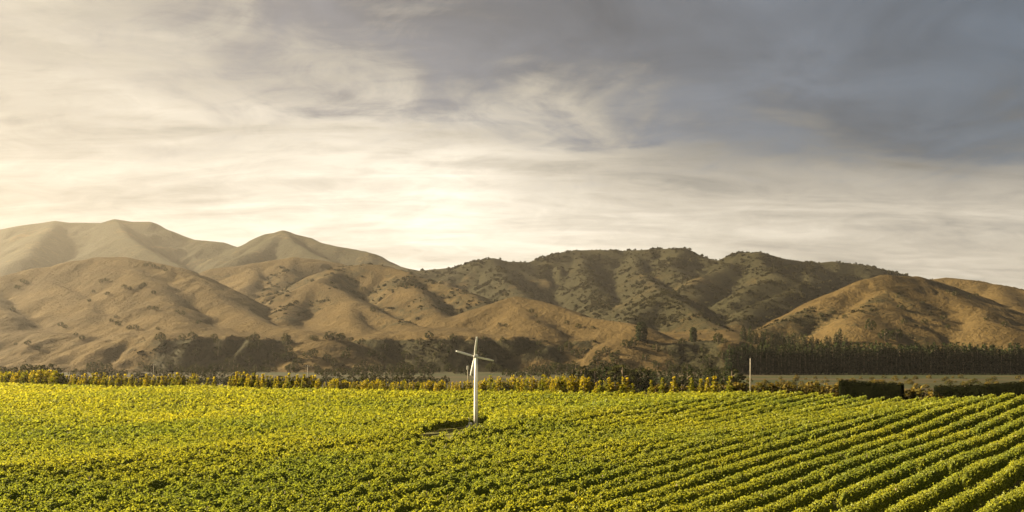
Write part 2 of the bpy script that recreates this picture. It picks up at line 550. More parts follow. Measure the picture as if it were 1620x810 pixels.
FAR = [
    dict(p=[(-900, 400, 3600), (-400, 372, 3700), (-150, 366, 3800), (0, 363.5, 3800), (37, 357, 3800), (89, 349.5, 3800), (111, 352.5, 3800), (163, 352.5, 3800), (183, 347, 3800), (211, 351, 3800),
            (237, 350.5, 3800), (267, 364, 3750), (307, 379, 3700), (352, 383.5, 3650), (378, 391.5, 3600), (400, 383, 3600), (426, 370, 3600), (450, 365, 3600), (478, 373.5, 3580),
            (507, 384, 3500), (537, 390, 3450), (574, 397, 3400), (589, 401, 3350), (618, 418, 3250), (663, 428, 3100), (720, 440, 3000)], s=.55, r=25, sc=.68, g=0.25),
    dict(p=[(183, 347, 3800), (200, 375, 3400), (240, 400, 3050), (290, 425, 2750)], s=.55, r=18, sc=.68, g=0.20),
    dict(p=[(89, 349.5, 3800), (60, 380, 3350), (40, 410, 2950)], s=.55, r=18, sc=.68, g=0.20),
    dict(p=[(450, 365, 3600), (462, 385, 3300), (500, 405, 2950), (540, 418, 2700)], s=.55, r=18, sc=.70, g=0.20),
    dict(p=[(450, 365, 3600), (420, 390, 3250), (380, 408, 2950)], s=.55, r=18, sc=.70, g=0.20),
]


def w3(px, py, Y):
    return (px - PX0) / F * Y, Y, CAMZ + (PYH - py) / F * Y


def ridge_height(X, Y, ridges, seed):
    wx = X + 9 * fbm(X / 170 + seed, Y / 170, 3); wy = Y + 9 * fbm(X / 170 + 40, Y / 170 + seed, 3)
    best = np.full(X.shape, -400.0); sc = np.zeros(X.shape)
    n2 = fbm(X / 230 + 5, Y / 230 + seed, 4)
    for ri, R in enumerate(ridges):
        P = np.array([w3(*q) for q in R['p']])
        d2 = np.full(X.shape, 1e12); zr = np.zeros(X.shape); arc = np.zeros(X.shape); hb = np.full(X.shape, -1e9); db = np.zeros(X.shape); L = 0.0
        for a, b in zip(P[:-1], P[1:]):
            dx_, dy_ = b[0] - a[0], b[1] - a[1]
            l2 = dx_ * dx_ + dy_ * dy_
            t = np.clip(((wx - a[0]) * dx_ + (wy - a[1]) * dy_) / l2, 0, 1)
            dd = np.hypot(wx - a[0] - t * dx_, wy - a[1] - t * dy_)
            h = a[2] + t * (b[2] - a[2]) - R['s'] * dd
            k = h > hb
            hb = np.where(k, h, hb); db = np.where(k, dd, db)
            zr = np.where(k, a[2] + t * (b[2] - a[2]), zr); arc = np.where(k, L + t * math.sqrt(l2), arc)
            L += math.sqrt(l2)
        gul = 1 - np.abs(perlin(arc / 95.0 + n2 * 0.9, db / 420.0 + ri * 7.7)) * 2
        prof = R['s'] * (np.sqrt(db * db + R['r'] ** 2) - R['r'])
        amp = R['g'] * sstep(db, 10, 160)
        h = zr - prof * (1 + amp * (gul * 0.55 + 0.35 * n2)) + 3.0 * fbm(X / 70, Y / 70 + seed, 5, 0.55) * sstep(db, 0, 60)
        # smooth maximum keeps the valley floors soft
        kk = 9.0
        dlt = np.clip(0.5 + 0.5 * (h - best) / kk, 0, 1)
        best = best + (h - best) * dlt + kk * dlt * (1 - dlt) * 0.5
        scr = R['sc'] + 0.9 * amp * gul + 0.14 * n2
        sc = sc + (scr - sc) * dlt
    return best, sc


def terrace(X, Y):
    """the river terrace below the hills: flat top, gullied front"""
    px = PX0 + X / Y * F
    front = 1010 + 60 * fbm(X / 260, X * 0 + 3.3, 3) + 40 * fbm(X / 70, Y / 140, 3)
    top = 35 + 5 * perlin(X / 300, X * 0 + 8.8) - 16 * sstep(px, 1130, 1250) - 7 * sstep(px, 930, 985) * (1 - sstep(px, 1120, 1180))
    lft = 1 - sstep(px, 120, 330)
    wid = 95 + 190 * lft
    t = sstep(Y, front - 60 * lft, front - 60 * lft + wid)
    h = VALLEY - 6 + (top - VALLEY + 6) * t + 0.085 * np.clip(Y - front - 95, 0, 170) + 0.03 * np.clip(Y - front - 265, 0, 600) + 2.2 * fbm(X / 45, Y / 45 + 4, 3) * t * (1 - .7 * sstep(Y, front + 95, front + 140))
    return h, t


def strip_grid(c0, c1, dc, y0, y1, ny):
    cols = np.arange(c0, c1, dc)
    ys = np.geomspace(y0, y1, ny)
    C, YY = np.meshgrid(cols, ys)
    return (C - PX0) / F * YY, YY


def grid_mesh(name, X, Y, Z, m, attrs):
    nr_, nc_ = X.shape
    i_ = np.arange(nr_ * nc_).reshape(nr_, nc_)
    q = np.stack([i_[:-1, :-1], i_[:-1, 1:], i_[1:, 1:], i_[1:, :-1]], -1).reshape(-1, 4)
    return np_mesh(name, np.stack([X, Y, Z], -1).reshape(-1, 3), [(q, 0)], [m], attrs, True)


def lft_band(px):
    return 1 - sstep(px, 120, 330)


def hills_at(X, Y):
    h, sc = ridge_height(X, Y, RIDGES, 1.7)
    tz, tt = terrace(X, Y)
    px = PX0 + X / Y * F
    tree_band = sstep(px, 150, 330) * (1 - sstep(px, 1120, 1170))
    tsc = 0.20 + 0.14 * lft_band(px) + 0.70 * tree_band * (1 - sstep(tz, 30, 36)) + 0.1 * perlin(X / 60, Y / 60)
    kk = 10.0
    dlt = np.clip(0.5 + 0.5 * (h - tz) / kk, 0, 1)
    H = tz + (h - tz) * dlt + kk * dlt * (1 - dlt) * 0.5
    S = tsc + (sc - tsc) * dlt
    return H, S


HX, HY = strip_grid(-700, 2300, 4.0, 880, 3000, 300)
HZ, HS = hills_at(HX, HY)
me = grid_mesh('hills', HX, HY, HZ, M['hill'], {'scrub': HS.ravel()})
tag(add('hills', me), 'dry tan grass hills with dark scrub in their gullies', kind='structure')
MX, MY = strip_grid(-700, 900, 4.5, 2300, 4500, 150)
MZ, MS = ridge_height(MX, MY, FAR, 6.1)
me = grid_mesh('mountains', MX, MY, MZ, M['hill'], {'scrub': MS.ravel()})
tag(add('mountains', me), 'hazy brown mountain with two peaks behind the left hills', kind='structure')


def hz(x, y):
    h, _ = hills_at(np.array([[x]], float), np.array([[y]], float))
    return max(float(h[0, 0]), gz(x, y))


def hz_many(x, y):
    h, s_ = hills_at(np.asarray(x, float)[None], np.asarray(y, float)[None])
    return np.maximum(h[0], ground_z(x, y)), s_[0]


# ------------------------------------------------------------------ vineyard rows
TURB = ray_to_field(753, 681)
TURB_Z = gz(*TURB)
TH_ROW = math.radians(42.8)
RD = np.array([math.sin(TH_ROW), math.cos(TH_ROW)]); RN = np.array([math.cos(TH_ROW), -math.sin(TH_ROW)])
SPACING = 2.6
tc_ = TURB[0] * RN[0] + TURB[1] * RN[1]; ts_ = TURB[0] * RD[0] + TURB[1] * RD[1]

post_me = MB().tube([(0, 0, 0), (0, 0, 1.7)], [.05, .045], 6).mesh('post', M['post'])


def visible_mask(x, y):
    px = PX0 + x / np.maximum(y, 1) * F
    return (y > 52) & (px > -170) & (px < 1790) & (edge_dist(x, y) < -3.0)


ORD = ['first', 'second', 'third', 'fourth', 'fifth', 'sixth', 'seventh', 'eighth', 'ninth', 'tenth', 'eleventh', 'twelfth', 'thirteenth', 'fourteenth', 'fifteenth', 'sixteenth']
n_ord = 0
tri_count = 0
# row offset chosen so that the fan stands between two rows
k_rows = np.arange(-60, 200)
for k in k_rows:
    c = tc_ + (0.5 - k + 50) * SPACING
    sv = np.arange(-250, 520, 0.5)
    x = RD[0] * sv + RN[0] * c; y = RD[1] * sv + RN[1] * c
    ok = visible_mask(x, y)
    # clearing in front of the fan
    if -0.4 * SPACING < c - tc_ < 3.8 * SPACING:
        uu = (sv - ts_) + 1.07 * (c - tc_)
        ok &= ~((uu > -10.5 + rng.uniform(-1.5, 1.5)) & (uu < 3.0 + rng.uniform(-1, 1.5)))
    if ok.sum() < 16:
        continue
    # missing vines
    gap = perlin(sv / 2.2 + k * 3.7, sv * 0 + k * 1.3) > 0.68
    ok &= ~gap
    sv, x, y = sv[ok], x[ok], y[ok]
    if len(sv) < 12:
        continue
    # gentle wander of the row
    wob = 0.12 * perlin(sv / 9.0, sv * 0 + k * 2.1)
    vig = fbm(sv / 14.0 + k * 5.1, sv * 0 + k * 0.37, 3) * 0.5 + 0.5 * fbm(x / 26.0, y / 26.0, 3)     # vigour of the vines
    ytint = 0.26 + 0.30 * fbm(x / 38.0 + 9, y / 30.0, 3) + 0.20 * fbm(x / 9.0, y / 9.0 + 3, 2) + 0.30 * sstep(np.hypot(x + 40, y), 110, 260)  # patchy leaf colour; its rise with distance paints in the far field's backlit glow
    ytint = ytint + np.where(rng.random(len(sv)) < 0.006, 0.4, 0.0)
    # --- leaves, as many as the distance needs
    dens = np.interp(y, [60, 100, 150, 220, 300, 400], [170, 100, 48, 22, 11, 6])
    cnt = rng.poisson(dens * 0.5)
    idx = np.repeat(np.arange(len(sv)), cnt)
    n = len(idx)
    s_l = sv[idx] + rng.random(n) * 0.5
    yy0 = y[idx]
    a = rng.random(n)
    lump = perlin(s_l / 0.8, np.full(n, k * 4.3)) * 0.9 + perlin(s_l / 0.33, np.full(n, k * 2.9 + 50)) * 0.3
    lamp = 0.17 + 0.36 * (1 - sstep(PX0 + x[idx] / yy0 * F, 750, 1150))
    H = 1.85 + 0.30 * vig[idx] + lamp * lump
    W = 0.285 + 0.06 * vig[idx] + 0.10 * perlin(s_l / 0.9, np.full(n, k * 6.1 + 9))
    far_bias = sstep(yy0, 90, 220)
    phi = (a * 2 - 1)                                       # -1..1 from the left skirt over the top to the right skirt
    phi = np.sign(phi) * np.abs(phi) ** (1.0 + 0.35 * far_bias)
    side_t = np.clip((np.abs(phi) - 0.34) / 0.66, 0, 1)
    zz = np.where(side_t > 0, H - 0.12 - side_t * (H - 0.65), H - 0.35 * (np.abs(phi) / 0.34) ** 2 * 0.4)
    ww = np.where(side_t > 0, W * (1 + 0.15 * np.sin(side_t * 3.0)), W * np.abs(phi) / 0.34) * np.sign(phi)
    j = rng.normal(size=(n, 3)) * 0.05
    shoots = rng.random(n) < 0.05
    zz = zz + np.where(shoots, rng.random(n) * 0.38, 0)
    wob_l = wob[idx]
    px_ = RD[0] * s_l + RN[0] * (c + ww + wob_l); py_ = RD[1] * s_l + RN[1] * (c + ww + wob_l)
    pz_ = ground_z(px_, py_) + zz
    pos = np.stack([px_, py_, pz_], 1) + j
    on = np.clip(ww / 0.45, -1, 1)
    nrm = np.stack([RN[0] * on, RN[1] * on, np.where(side_t > 0, 0.35, 1.0)], 1) + rng.normal(size=(n, 3)) * 0.55
    size = np.maximum(0.155, yy0 * 0.0018) * (0.7 + 0.6 * rng.random(n))
    tl = ytint[idx] + rng.normal(size=n) * 0.08
    near = yy0 < 120
    v1, f1 = leaf_faces(pos[near], nrm[near], size[near], True)
    v2, f2 = leaf_faces(pos[~near], nrm[~near], size[~near] * 1.15, False)
    # --- inner mass of canes and leaves
    step = 1
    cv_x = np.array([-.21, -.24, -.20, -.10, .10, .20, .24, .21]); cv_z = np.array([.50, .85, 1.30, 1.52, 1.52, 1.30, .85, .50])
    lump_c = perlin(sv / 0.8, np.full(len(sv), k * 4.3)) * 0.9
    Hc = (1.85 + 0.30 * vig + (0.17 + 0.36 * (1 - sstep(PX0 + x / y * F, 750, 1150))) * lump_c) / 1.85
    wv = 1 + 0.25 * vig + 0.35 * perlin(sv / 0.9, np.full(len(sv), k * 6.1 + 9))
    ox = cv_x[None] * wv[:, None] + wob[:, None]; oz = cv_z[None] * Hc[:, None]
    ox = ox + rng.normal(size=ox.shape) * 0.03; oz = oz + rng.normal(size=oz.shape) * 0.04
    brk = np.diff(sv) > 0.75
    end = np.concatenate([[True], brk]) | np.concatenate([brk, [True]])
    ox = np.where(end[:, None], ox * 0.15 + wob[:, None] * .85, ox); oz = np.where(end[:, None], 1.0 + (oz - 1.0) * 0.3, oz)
    cx = RD[0] * sv[:, None] + RN[0] * (c + ox); cy = RD[1] * sv[:, None] + RN[1] * (c + ox)
    cz = ground_z(cx, cy) + oz
    v3 = np.stack([cx, cy, cz], -1).reshape(-1, 3)
    ids = np.arange(len(sv) * 8).reshape(-1, 8)
    link = (np.diff(sv) < 0.75)
    i0 = ids[:-1][link]; i1 = ids[1:][link]
    f3 = np.stack([i0[:, :-1], i1[:, :-1], i1[:, 1:], i0[:, 1:]], -1).reshape(-1, 4)
    nv1, nv2 = len(v1), len(v2)
    tint = np.concatenate([np.repeat(tl[near], 4), np.repeat(tl[~near], 3), np.repeat(ytint, 8)])
    tint = np.clip(tint, 0, 1)
    base = np.array([x.mean(), y.mean(), 0.0]); base[2] = gz(base[0], base[1])
    V = np.concatenate([v1, v2, v3]) - base
    groups = [(f1, 0)] if len(f1) else []
    if len(f2): groups.append((f2 + nv1, 0))
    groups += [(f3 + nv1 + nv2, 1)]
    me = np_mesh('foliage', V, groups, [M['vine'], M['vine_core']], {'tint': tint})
    tri_count += 2 * len(f1) + len(f2) + 2 * len(f3)
    row = add('vine_row', None, loc=base)
    add('foliage', me, row)
    # does this row leave the picture through its right edge, clear of its neighbours?
    pxs = PX0 + x / y * F
    pys = PYH + (CAMZ - ground_z(x, y) - 1.7) / y * F
    at_edge = np.interp(1615, pxs, pys) if pxs.max() > 1615 and pxs.min() < 1615 else None
    grp = 'rows of vines in the vineyard'
    if at_edge is not None and at_edge < 812 and n_ord < len(ORD):
        tag(row, 'long green vine row, %s from the bottom right corner going up the right edge' % ORD[n_ord], 'vine row', grp)
        n_ord += 1
    elif at_edge is not None and at_edge >= 812:
        tag(row, 'leafy vine row low in the foreground running out through the bottom edge', 'vine row', 'nearest vine rows')
    elif edge_dist(x, y).max() > -6 and pxs.max() < 1620 and c < tc_:
        tag(row, 'yellow-green vine row beyond the white fan, merging into the far canopy', 'vine row', 'far vine rows')
    else:
        tag(row, 'vine row between the fan and the clearly separate rows on the right', 'vine row', 'middle vine rows')
    if y.min() < 100:
        for q in np.arange(math.ceil(sv.min() / 7.2) * 7.2, sv.max(), 7.2):
            qx, qy = RD[0] * q + RN[0] * c, RD[1] * q + RN[1] * c
            if 58 < qy < 115 and abs(qx / qy) < 0.62:
                add('post', post_me, row, (qx - base[0], qy - base[1], gz(qx, qy) - base[2] - 0.02))

# ------------------------------------------------------------------ the frost fan
fx, fy = TURB
fan = add('wind_machine', None, loc=(fx, fy, TURB_Z))
tag(fan, 'white four-bladed wind machine on a tall tower among the vines', 'wind machine')
HUB = 10.8
add('tower', MB().tube([(0, 0, 0.1), (0, 0, 3.5), (0, 0, 7), (0, 0, HUB - .25)], [.33, .31, .275, .25], 20).mesh('tower', M['white_steel']), fan)
add('base_flange', MB().tube([(0, 0, .25), (0, 0, .31)], [.52, .52], 20).mesh('base_flange', M['grey_metal'], False), fan)
add('concrete_pad', MB().box((-.4, -.1, .1), (2.2, 1.7, .34), .04).mesh('concrete_pad', M['concrete'], False), fan)
eng = add('engine_housing', MB().box((-.85, -.1, .55), (.6, .6, .55), .06).mesh('engine_housing', M['white_steel'], False), fan)
add('exhaust', MB().tube([(-1.02, -.1, .80), (-1.02, -.1, 1.45), (-1.14, -.1, 1.57)], [.05, .05, .05], 8).mesh('exhaust', M['grey_metal']), eng)
add('vent', MB().box((-.85, -.41, .55), (.4, .02, .3)).mesh('vent', M['grey_metal'], False), eng)
lad = MB()
for sx in (-.17, .17):
    lad.tube([(sx, -.43, 1.4), (sx, -.36, 9.6)], [.018, .018], 5)
add('ladder_rail', lad.mesh('ladder_rail', M['grey_metal']), fan)
# gearbox head, tilted a little down; the rotor faces left of the camera
head = add('gearbox', MB().tube([(0, .62, 0), (0, .45, 0), (0, -.1, 0), (0, -.42, 0), (0, -.55, 0)], [.14, .23, .27, .22, .15], 14).mesh('gearbox', M['white_steel']), fan, (0, 0, HUB))
head.rotation_euler = (math.radians(6), 0, math.radians(-14))
hub = add('hub', MB().tube([(0, -.52, 0), (0, -.62, 0), (0, -.80, 0), (0, -.88, 0)], [.12, .20, .19, .06], 14).mesh('hub', M['grey_metal']), head)


def blade_mesh():
    mb = MB()
    st = [(.12, .09, .09, 0), (.35, .11, .07, 26), (.8, .155, .05, 20), (1.6, .16, .04, 15), (2.4, .145, .032, 11), (3.05, .12, .026, 9), (3.2, .08, .018, 9)]
    for r_, ch, thk, tw in st:
        a_ = math.radians(tw)
        for q in range(10):
            t = 2 * math.pi * q / 10
            cx_, cy_ = ch * math.cos(t), thk * math.sin(t) * (1 + .35 * math.cos(t))
            mb.v.append(Vector((cx_ * math.cos(a_) - cy_ * math.sin(a_), cx_ * math.sin(a_) + cy_ * math.cos(a_), r_)))
    for i in range(len(st) - 1):
        for q in range(10):
            q2 = (q + 1) % 10
            mb.f.append((i * 10 + q, i * 10 + q2, (i + 1) * 10 + q2, (i + 1) * 10 + q))
    mb.f.append(tuple(range(10))[::-1]); mb.f.append(tuple(60 + q for q in range(10)))
    return mb.mesh('blade', M['blade'])


bl = blade_mesh()
for ang in (9, 102, 194, 286):
    b_ = add('blade', bl, fan, (0, 0, 0))
    # blades sit on the hub, on the camera side of the tower
    hubp = Vector((0, -.70, 0))
    rot = head.rotation_euler.to_matrix()
    b_.location = rot @ hubp + Vector((0, 0, HUB))
    from mathutils import Matrix
    b_.scale = (1, 1, 0.94)
    b_.rotation_euler = (rot @ Matrix.Rotation(math.radians(ang), 3, 'Y')).to_euler()


# ------------------------------------------------------------------ trees
def crown_points(n, shape):
    """leaf positions spread over clumps inside the outline given by shape(t) -> radius, t in 0..1 of the height"""
    pts = []
    while len(pts) < n:
        t = rng.random(); r0 = shape(t)
        if rng.random() * 1.0 > r0 / 1.0 + 0.05:
            continue
        a_ = rng.random() * 2 * math.pi
        r_ = r0 * (0.45 + 0.55 * math.sqrt(rng.random()))
        pts.append((r_ * math.cos(a_), r_ * math.sin(a_), t))
    return np.array(pts)


def make_tree(kind, seed):
    """returns trunk mesh and crown mesh of a tree one metre tall (scaled on placing)"""
    global rng
    rng = np.random.default_rng(seed)
    if kind == 'poplar':
        n, wdt, z0, size = 230, 0.15, 0.16, 0.085
        sh = lambda t: (0.35 + 0.65 * math.sin(min(1, t * 1.25 + .12) * math.pi)) * (1 - 0.45 * t)
        mt, bk = M['poplar'], M['pale_bark']
    elif kind == 'poplar_full':
        n, wdt, z0, size = 300, 0.24, 0.06, 0.09
        sh = lambda t: (0.55 + 0.45 * math.sin(t * math.pi)) * (1 - 0.35 * t)
        mt, bk = M['poplar'], M['pale_bark']
    elif kind == 'column':
        n, wdt, z0, size = 1100, 0.21, 0.02, 0.07
        sh = lambda t: min(1, .7 + t) * (1 - max(0, t - .75) * 2.2)
        mt, bk = M['pine'], M['bark']
    elif kind == 'pine':
        n, wdt, z0, size = 330, 0.17, 0.06, 0.06
        sh = lambda t: (1.0 - t ** 2.6) * (0.78 + 0.22 * math.sin(t * 40)) + 0.06
        mt, bk = M['pine'], M['bark']
    elif kind == 'bush':
        n, wdt, z0, size = 200, 0.62, 0.0, 0.17
        sh = lambda t: math.sqrt(max(0, 1 - (t * 1.0) ** 2)) * (0.75 + 0.25 * t)
        mt, bk = M['bush'], M['bark']
    else:
        n, wdt, z0, size = 360, 0.50, 0.10, 0.10
        sh = lambda t: math.sin(min(1, t * 0.86 + .14) * math.pi) ** 0.7
        mt, bk = M['broadleaf'], M['bark']
    p = crown_points(n, sh)
    if kind in ('broadleaf', 'bush'):
        # pull the leaves towards a handful of boughs so that gaps open between them
        ctr = crown_points(16, sh); d = ((p[:, None] - ctr[None]) ** 2).sum(-1)
        c_ = ctr[d.argmin(1)]
        p = p + (c_ - p) * 0.42
    nr_ = p * np.array([1, 1, 0]) + np.array([0, 0, .35]) + rng.normal(size=p.shape) * .45
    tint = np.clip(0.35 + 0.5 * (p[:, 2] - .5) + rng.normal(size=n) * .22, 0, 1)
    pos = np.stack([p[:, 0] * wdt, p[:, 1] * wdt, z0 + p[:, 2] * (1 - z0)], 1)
    pos += rng.normal(size=pos.shape) * size * 0.25
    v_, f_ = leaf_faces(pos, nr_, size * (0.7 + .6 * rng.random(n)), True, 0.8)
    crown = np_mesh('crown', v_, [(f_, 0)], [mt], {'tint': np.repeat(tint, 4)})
    tk = MB()
    r0 = {'poplar': .016, 'poplar_full': .018, 'column': .03, 'pine': .02, 'bush': .03}.get(kind, .035)
    lean = rng.normal(size=2) * 0.012
    tk.tube([(0, 0, -.03), (lean[0], lean[1], .3), (lean[0] * 2, lean[1] * 1.4, .62), (lean[0] * 2, lean[1] * 2, .9)], [r0 * 1.25, r0, r0 * .65, r0 * .2], 6)
    if kind not in ('poplar', 'column'):
        for q in range(5):
            a_ = q * 1.257 + rng.random(); h0 = .22 + .12 * q
            l_ = wdt * .7
            tk.tube([(0, 0, h0), (l_ * .55 * math.cos(a_), l_ * .55 * math.sin(a_), h0 + .10), (l_ * math.cos(a_), l_ * math.sin(a_), h0 + .16)], [r0 * .5, r0 * .35, r0 * .12], 5)
    return tk.mesh('trunk', bk), crown


LIB = {k: [make_tree(k, 100 + 17 * i + 3 * j) for i in range(4)] for j, k in enumerate(['poplar', 'poplar_full', 'column', 'pine', 'bush', 'broadleaf'])}
rng = np.random.default_rng(77)


def plant(name, kind, x, y, z, h, label, cat, group=None, wide=1.0):
    tk, cr = LIB[kind][rng.integers(4)]
    o = add(name, None, loc=(x, y, z), rz=rng.random() * 6.28)
    o.scale = (h * wide, h * wide, h)
    add('trunk', tk, o); add('crown', cr, o)
    tag(o, label, cat, group)
    return o


# young poplars along the far edge of the vineyard
def poplar(px, h, kind, label, group, off=None, wide=1.0):
    x, y = on_edge(px, (1.5 + rng.random() * 1.5) if off is None else off)
    return plant('young_poplar', kind, x, y, gz(x, y), h, label, 'tree', group, wide)


px = -120.0
while px < 1030:
    x, y = on_edge(px, 2)
    gapz = 318 < px < 362 and rng.random() < .6
    if not gapz and not (1008 < px < 1026):
        if px < 95:
            poplar(px, 5.5 * rng.uniform(.8, 1.1), 'poplar_full', 'golden bushy young poplar at the left end of the row', 'golden poplars at the left end', wide=1.3)
        elif px < 500:
            poplar(px, 4.9 * rng.uniform(.75, 1.12), 'poplar', 'slender pale-trunked young poplar left of the fan along the field edge', 'slender poplars left of the fan', wide=1.25)
        elif px < 760:
            poplar(px, 3.7 * rng.uniform(.85, 1.1), 'poplar_full' if rng.random() < .6 else 'poplar', 'yellow young poplar packed in the hedge-like row behind the fan', 'poplars behind the fan', wide=1.0)
        elif px < 935:
            poplar(px, 4.3 * rng.uniform(.85, 1.15), 'poplar_full', 'taller bushy yellow-green poplar just right of the fan', 'taller poplars right of the fan', wide=0.95)
        else:
            poplar(px, 4.0 * rng.uniform(.8, 1.15), 'poplar', 'thin reddish-gold poplar in front of the dark conifers', 'thin poplars before the conifers', wide=1.35)
    px += rng.uniform(.75, 1.25) * (5.6 if px < 500 else 5.2 if px < 760 else 6.4 if px < 935 else 7.2)
for q, hh, lb in [(1030, 4.4, 'short poplar right of the gap in the field-edge row'), (1048, 4.9, 'lone bright poplar with a leafy top beside a dark gap'), (1066, 5.2, 'tall bright poplar standing alone before the dark conifers'),
                  (1094, 4.9, 'pale thin poplar, leftmost of four close together near the power pole'), (1108, 4.7, 'thin poplar, second of four close together near the power pole'),
                  (1119, 4.9, 'thin poplar, third of four close together near the power pole'), (1130, 5.2, 'tallest and rightmost of four close poplars near the power pole'),
                  (1155, 5.1, 'solitary poplar nearest the tall power pole')]:
    poplar(q, hh * .9, 'poplar', lb, None, 1.5, 1.2)
# brown twiggy bushes along the rest of the edge
for q in np.arange(1036, 1480, 8.5):
    if 1325 < q < 1432:
        continue
    x, y = on_edge(q + rng.uniform(-3, 3), rng.uniform(2, 5))
    lb = ('low brownish bush under the poplars right of the gap', 'low bushes under the poplars') if q < 1185 else ('olive-brown bush between the power pole and the short hedge', 'bushes right of the power pole') if q < 1326 else ('yellowish bush in the gap between the two clipped hedges', 'bushes between the hedges')
    plant('roadside_bush', 'bush', x, y, gz(x, y) - .1, rng.uniform(2.2, 3.4), lb[0], 'bush', lb[1])
# more bushes on the flat behind
for q in range(280):
    pxq = rng.uniform(1170, 1700); yq = rng.uniform(250, 760); xq = (pxq - PX0) / F * yq
    plant('valley_bush', 'bush', xq, yq, gz(xq, yq) - .2, rng.uniform(1.4, 3.6), 'olive or yellowish bush scattered on the flat behind the hedges', 'bush', 'bushes on the valley flat', 1.5)


# ------------------------------------------------------------------ clipped hedges
def hedge(px0, px1, h, label):
    a_ = np.array(on_edge(px0, 2.6)); b_ = np.array(on_edge(px1, 2.6))
    L = np.linalg.norm(b_ - a_); d_ = (b_ - a_) / L; nn = np.array([-d_[1], d_[0]])
    o = add('clipped_hedge', None, loc=(a_[0], a_[1], gz(*a_)))
    D = 1.1
    # inner mass
    ns = int(L / .4) + 1
    ss = np.linspace(0, L, ns)
    cxz = [(-D, 0), (-D * 1.03, h * .5), (-D * .97, h * .93), (-D * .7, h), (D * .7, h), (D * .97, h * .93), (D * 1.03, h * .5), (D, 0)]
    V = []
    for s_ in ss:
        p = a_ + d_ * s_; g_ = gz(*p)
        for w_, z_ in cxz:
            w2 = w_ * .93 + rng.normal() * .05
            q = p + nn * w2
            V.append((q[0] - a_[0], q[1] - a_[1], g_ + z_ * .965 + rng.normal() * .03 - o.location.z))
    ids = np.arange(ns * 8).reshape(ns, 8)
    f = np.stack([ids[:-1, :-1], ids[1:, :-1], ids[1:, 1:], ids[:-1, 1:]], -1).reshape(-1, 4)
    caps = np.stack([ids[0], ids[-1][::-1]])
    add('branch_mass', np_mesh('branch_mass', np.array(V), [(f, 0), (caps, 0)], [M['hedge']], {'tint': rng.random(ns * 8) * .5}), o)
    n = int(L * 170)
    s_ = rng.random(n) * L; u_ = rng.random(n) * (2 * h + 2 * D)
    wv = np.where(u_ < h, -D, np.where(u_ < h + 2 * D, u_ - h - D, D)); zv = np.where(u_ < h, u_, np.where(u_ < h + 2 * D, h, 2 * h + 2 * D - u_))
    nr_ = np.stack([nn[0] * np.sign(wv) * (np.abs(wv) >= D), nn[1] * np.sign(wv) * (np.abs(wv) >= D), (np.abs(wv) < D) * 1.0], 1) + rng.normal(size=(n, 3)) * .5
    wv = wv + rng.normal(size=n) * .05; zv = zv + rng.normal(size=n) * .05 + .07 * perlin(s_ / 1.5, s_ * 0)
    P = a_[None] + d_[None] * s_[:, None] + nn[None] * wv[:, None]
    pos = np.stack([P[:, 0] - a_[0], P[:, 1] - a_[1], ground_z(P[:, 0], P[:, 1]) + zv - o.location.z], 1)
    v_, f_ = leaf_faces(pos, nr_, .16 + .12 * rng.random(n))
    add('foliage', np_mesh('foliage', v_, [(f_, 0)], [M['hedge']], {'tint': np.repeat(np.clip(.3 + rng.normal(size=n) * .3, 0, 1), 4)}), o)
    tag(o, label, 'hedge', 'clipped hedges at the vineyard edge')


hedge(1329, 1429, 3.6, 'short dark clipped box hedge at the far field edge')
hedge(1479, 1760, 3.5, 'long dark clipped box hedge running out of the right side')


# ------------------------------------------------------------------ poles
def pole(px, off, h, r, label, arm=True, top=False):
    x, y = on_edge(px, off)
    o = add('utility_pole', None, loc=(x, y, gz(x, y)))
    add('shaft', MB().tube([(0, 0, -.3), (0, 0, h * .6), (0, 0, h)], [r, r * .9, r * .75], 10).mesh('shaft', M['pole_wood']), o)
    if arm:
        ca = add('cross_arm', MB().box((0, -.14, h - .35), (1.1, .1, .12)).mesh('cross_arm', M['post'], False), o)
        for sx in (-.48, 0, .48):
            add('insulator', MB().tube([(sx, -.14, h - .29), (sx, -.14, h - .2), (sx, -.14, h - .1)], [.035, .06, .03], 8).mesh('insulator', M['grey_metal']), ca)
    if top:
        add('top_box', MB().box((0, -.2, h - .35), (.42, .38, .75), .04).mesh('top_box', M['white_steel'], False), o)
        add('bracket', MB().tube([(-.3, -.05, h - .8), (.3, -.05, h - .8)], [.03, .03], 6).mesh('bracket', M['grey_metal']), o)
    tag(o, label, 'pole')


pole(1187, 1.0, 7.7, .10, 'tall pale utility pole at the field edge left of the short hedge', arm=False)
pole(243, 6, 7.6, .11, 'thin pale pole above the poplars under the left hill')
pole(487, 6, 7.0, .12, 'small pale pole above the poplars between left hill and fan')
pole(740, 5, 7.0, .10, 'slim pale mast with a box on top just left of the fan', arm=False, top=True)

# ------------------------------------------------------------------ conifers behind the poplars
for q in range(48):
    t = (q + .5) / 48
    pxq = 918 + 246 * t + rng.uniform(-4, 4); yq = rng.uniform(420, 480); xq = (pxq - PX0) / F * yq
    hq = 15.0 * rng.uniform(.72, 1.08) * (1.05 if .1 < t < .4 else .92)
    plant('dark_conifer', 'pine' if rng.random() < .8 else 'broadleaf', xq, yq, gz(xq, yq), hq, 'dark conifer in the clump behind the gold poplars left of the power pole', 'tree', 'conifer clump behind the poplars', 1.15)
